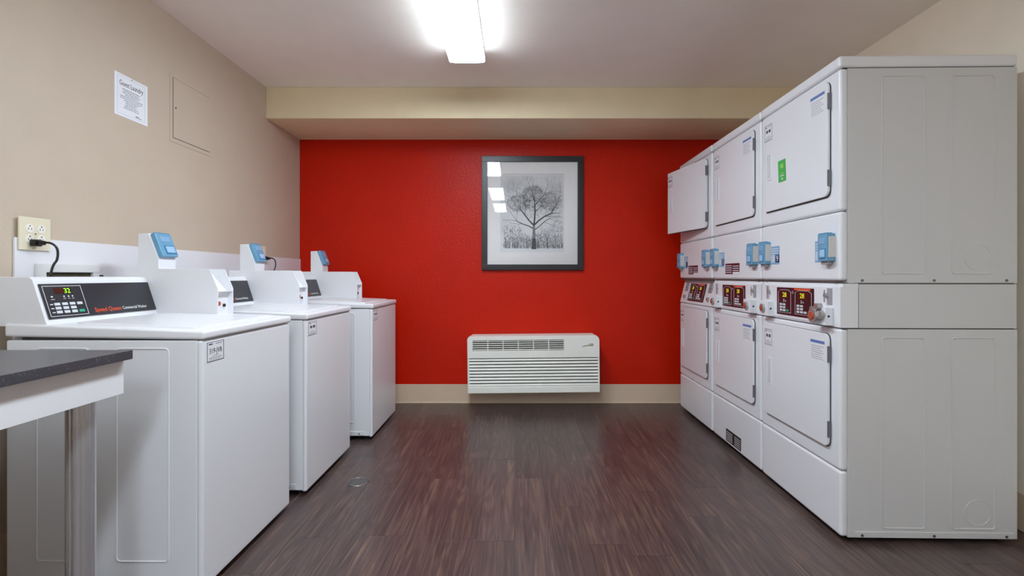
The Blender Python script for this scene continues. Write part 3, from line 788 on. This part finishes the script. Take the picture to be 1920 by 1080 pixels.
# frost haze of the crown, then the boughs
for i in range(3600):
    a = rnd.uniform(0, 2 * math.pi); rr = math.sqrt(rnd.random())
    c = rnd.choice(((0.015, 0.46, 0.11, 0.11), (-0.12, 0.42, 0.10, 0.07), (0.15, 0.43, 0.09, 0.08), (0.02, 0.38, 0.2, 0.09), (0.0, 0.5, 0.09, 0.07)))
    p = Vector((c[0] + math.cos(a) * rr * c[2], az0 + c[1] + math.sin(a) * rr * c[3])); b2 = rnd.uniform(0, 6.28)
    q = p + Vector((math.cos(b2), math.sin(b2))) * rnd.uniform(0.005, 0.014)
    if inside(p) and inside(q): limb(p, q, rnd.uniform(0.0008, 0.0022), 0.0006, rnd.choice(('print_grey', 'print_grey', 'print_mid', 'print_snow')), Y0 - 0.0001)
for (p, a, ln, w, d) in ((top, 1.50, 0.17, 0.0075, 5), (top, 0.95, 0.18, 0.0065, 5), (top, 2.15, 0.17, 0.006, 5), ((0.013, az0 + 0.2), 2.55, 0.16, 0.0045, 4), ((0.014, az0 + 0.19), 0.62, 0.16, 0.004, 4), ((0.018, az0 + 0.09), 0.5, 0.09, 0.003, 3)):
    grow(Vector(p), a, ln, w, d, Y0 - 0.0003)
t.build('printed_tree', pc, smooth=False)
MB().box(-ix, ix, -0.021, -0.019, iz0, iz1, 'picture_glass').build('glass', pc, smooth=False)

# ------------------------------------------------------------------ notice and access panel on the left wall
nt_ = thing('wall_notice', (XL, 2.303, 1.822), label='white paper notice reading Guest Laundry on the tan wall', cat='notice')
NW, NH = 0.207, 0.198
M = lambda y, z: FRONT_W(0.0005, y, z)
pp = MB(M(0, 0)); pp.box(0, NW, 0, NH, 0, 0.0015, 'paper')
pp.build('paper', nt_, smooth=False)
b = MB(M(0, 0))
for (a0, a1, c0, c1) in ((0.016, 0.188, 0.012, 0.0135), (0.016, 0.188, 0.186, 0.1875), (0.016, 0.0175, 0.012, 0.187), (0.1865, 0.188, 0.012, 0.187)):
    b.box(a0, a1, c0, c1, 0.001, 0.002, 'ink_pale_blue')
b.build('border_line', nt_, smooth=False)
text('lettering', 'Guest Laundry', 0.034, 'ink', nt_, M(0.028, 0.146) @ Matrix.Translation((0, 0, 0.0018)), width=0.148)
b = MB(M(0, 0))
rr = random.Random(5)
for k in range(11):
    w = rr.uniform(0.07, 0.14); cz = 0.130 - k * 0.0086
    u = 0.102 - w / 2; e = u + w
    while u < e - 0.004:
        s = min(rr.uniform(0.006, 0.02), e - u); b.box(u, u + s, cz, cz + 0.0024, 0.001, 0.002, 'ink'); u += s + 0.003
b.box(0.128, 0.150, 0.020, 0.028, 0.001, 0.002, 'ink_soft'); b.box(0.152, 0.166, 0.019, 0.023, 0.001, 0.002, 'ink_soft')
b.build('body_text', nt_, smooth=False)
MB(M(0, 0)).cyl((0.104, 0.190, 0.001), (0.104, 0.190, 0.004), 0.003, 'chrome', 10).build('pin', nt_)

ap = thing('access_panel', (XL, 2.694, 1.818), label='square access panel painted tan, flush in the wall beside the notice', cat='access panel')
b = MB(FRONT_W(0, 0, 0)); b.box(-0.022, 0.345, -0.022, 0.347, 0, 0.0025, 'tan_paint', 0.001); b.build('frame', ap)
b = MB(FRONT_W(0, 0, 0)); b.box(0, 0.325, 0, 0.325, 0.0024, 0.0030, 'box_inside'); b.build('shadow_gap', ap)
b = MB(FRONT_W(0, 0, 0)); b.box(0.0024, 0.3226, 0.0024, 0.3226, 0.0025, 0.0055, 'tan_paint', 0.001); b.build('panel_door', ap)
MB(FRONT_W(0, 0, 0)).cyl((0.02, 0.165, 0.005), (0.02, 0.165, 0.0065), 0.005, 'gap_dark', 12).build('cam_lock', ap)

# ------------------------------------------------------------------ outlets, plugs, cords, supply box
def outlet(y, z, w, h, gangs, label, x=XL + 0.0095):
    o = thing('wall_outlet', (x, y, z), label=label, cat='outlet', group='outlets on the tan wall')
    MB(FRONT_W(0, 0, 0)).box(0, w, 0, h, 0, 0.0065, 'outlet_ivory', 0.002).build('cover_plate', o)
    for g in range(gangs):
        cy = w * (g + 0.5) / gangs if gangs == 1 else w / 2 + (g - 0.5) * 0.046
        for cz in (h / 2 - 0.0195, h / 2 + 0.0195):
            s = MB(FRONT_W(0, 0, 0)).cyl((cy, cz, 0.005), (cy, cz, 0.0082), 0.0165, 'outlet_white', 20, None, 0.001).build('socket', o)
            b = MB(FRONT_W(0, 0, 0))
            for du in (-0.006, 0.006): b.box(cy + du - 0.001, cy + du + 0.001, cz - 0.006, cz + 0.002, 0.0078, 0.0086, 'black_plastic')
            b.cyl((cy, cz + 0.009, 0.0078), (cy, cz + 0.009, 0.0086), 0.0026, 'black_plastic', 10)
            b.build('slots', s)
    MB(FRONT_W(0, 0, 0)).cyl((w / 2, h / 2, 0.006), (w / 2, h / 2, 0.0078), 0.003, 'hinge_metal', 8).build('screw', o)
    return o
def spline(pts, n=8):
    P = [Vector(p) for p in pts]; P = [P[0] * 2 - P[1]] + P + [P[-1] * 2 - P[-2]]; out = []
    for i in range(1, len(P) - 2):
        for k in range(n):
            s = k / n; a, b_, c, d = P[i - 1:i + 3]
            out.append(0.5 * ((2 * b_) + (c - a) * s + (2 * a - 5 * b_ + 4 * c - d) * s * s + (3 * b_ - a - 3 * c + d) * s ** 3))
    return out + [P[-2]]
def plug(y, z, drop, label):
    o = thing('power_cord', (XL + 0.018, y, z), label=label, cat='power cord', group='black power cords behind the washers')
    b = MB(); b.box(0.0, 0.022, -0.015, 0.017, -0.013, 0.013, 'black_plastic', 0.004, 2)
    b.box(0.018, 0.034, -0.008, 0.018, -0.008, 0.009, 'black_plastic', 0.003, 2); b.build('plug', o)
    pts = [(0.028, 0.010, 0.002), (0.045, 0.026, 0.0), (0.058, 0.036, -0.02), (0.060, 0.034, -0.06), (0.050, 0.020, -0.11), (0.035, 0.004, drop)]
    MB().tube(spline(pts), 0.0042, 'black_plastic', 8).build('cord', o)
outlet(1.846, 1.176, 0.126, 0.124, 2, 'ivory four-socket outlet above the nearest washer')
plug(1.897, 1.2035, -0.30, 'black plug and cord hanging from the four-socket outlet')
outlet(3.60, 1.176, 0.072, 0.118, 1, 'ivory outlet half hidden behind the middle washer card reader')
plug(3.655, 1.206, -0.28, 'black plug and cord beside the middle washer card reader')

def supply_box(y0, y1, label):
    o = thing('supply_box', (XL + 0.0095, y0, 0.93), label=label, cat='valve box', group='water supply boxes behind the washers')
    w = y1 - y0; zt = 0.197
    b = MB(FRONT_W(0, 0, 0)); e = 0.034
    b.box(0, w, zt - e, zt, 0, 0.016, 'white_plastic', 0.003); b.box(0, w, 0, e, 0, 0.016, 'white_plastic', 0.003)
    b.box(0, e, e - 0.003, zt - e + 0.003, 0, 0.0155, 'white_plastic', 0.003); b.box(w - e, w, e - 0.003, zt - e + 0.003, 0, 0.0155, 'white_plastic', 0.003)
    b.build('box_frame', o)
    MB(FRONT_W(0, 0, 0)).box(e - 0.002, w - e + 0.002, e - 0.002, zt - e + 0.002, 0, 0.003, 'box_inside').build('box_back', o)
    for k in (0.35, 0.65):
        v = MB(FRONT_W(0, 0, 0)).cyl((w * k, zt / 2 - 0.02, 0.003), (w * k, zt / 2 - 0.02, 0.028), 0.014, 'brass', 12)
        v.cyl((w * k, zt / 2 - 0.02, 0.016), (w * k, zt / 2 + 0.03, 0.016), 0.009, 'brass', 10); v.build('valve', o)
supply_box(1.912, 2.195, 'white valve box on the splash board behind the nearest washer')

# ------------------------------------------------------------------ floor drain
dr = thing('floor_drain', (-0.823, 2.640, 0.0), label='small round metal floor drain in front of the middle washer', cat='drain')
b = MB(); b.tube([(0.054 * math.cos(R(k * 12)), 0.054 * math.sin(R(k * 12)), 0.0008) for k in range(30)], 0.0028, 'drain_metal', 6, True); b.build('rim', dr)
MB().cyl((0, 0, 0.0002), (0, 0, 0.0008), 0.053, 'gap_dark', 28).build('drain_recess', dr)
for k in range(-4, 5):
    u = k * 0.0112; hl = math.sqrt(0.052 ** 2 - u * u)
    MB().box(u - 0.0028, u + 0.0028, -hl, hl, 0.0006, 0.0026, 'drain_metal').build('grate_bar', dr)
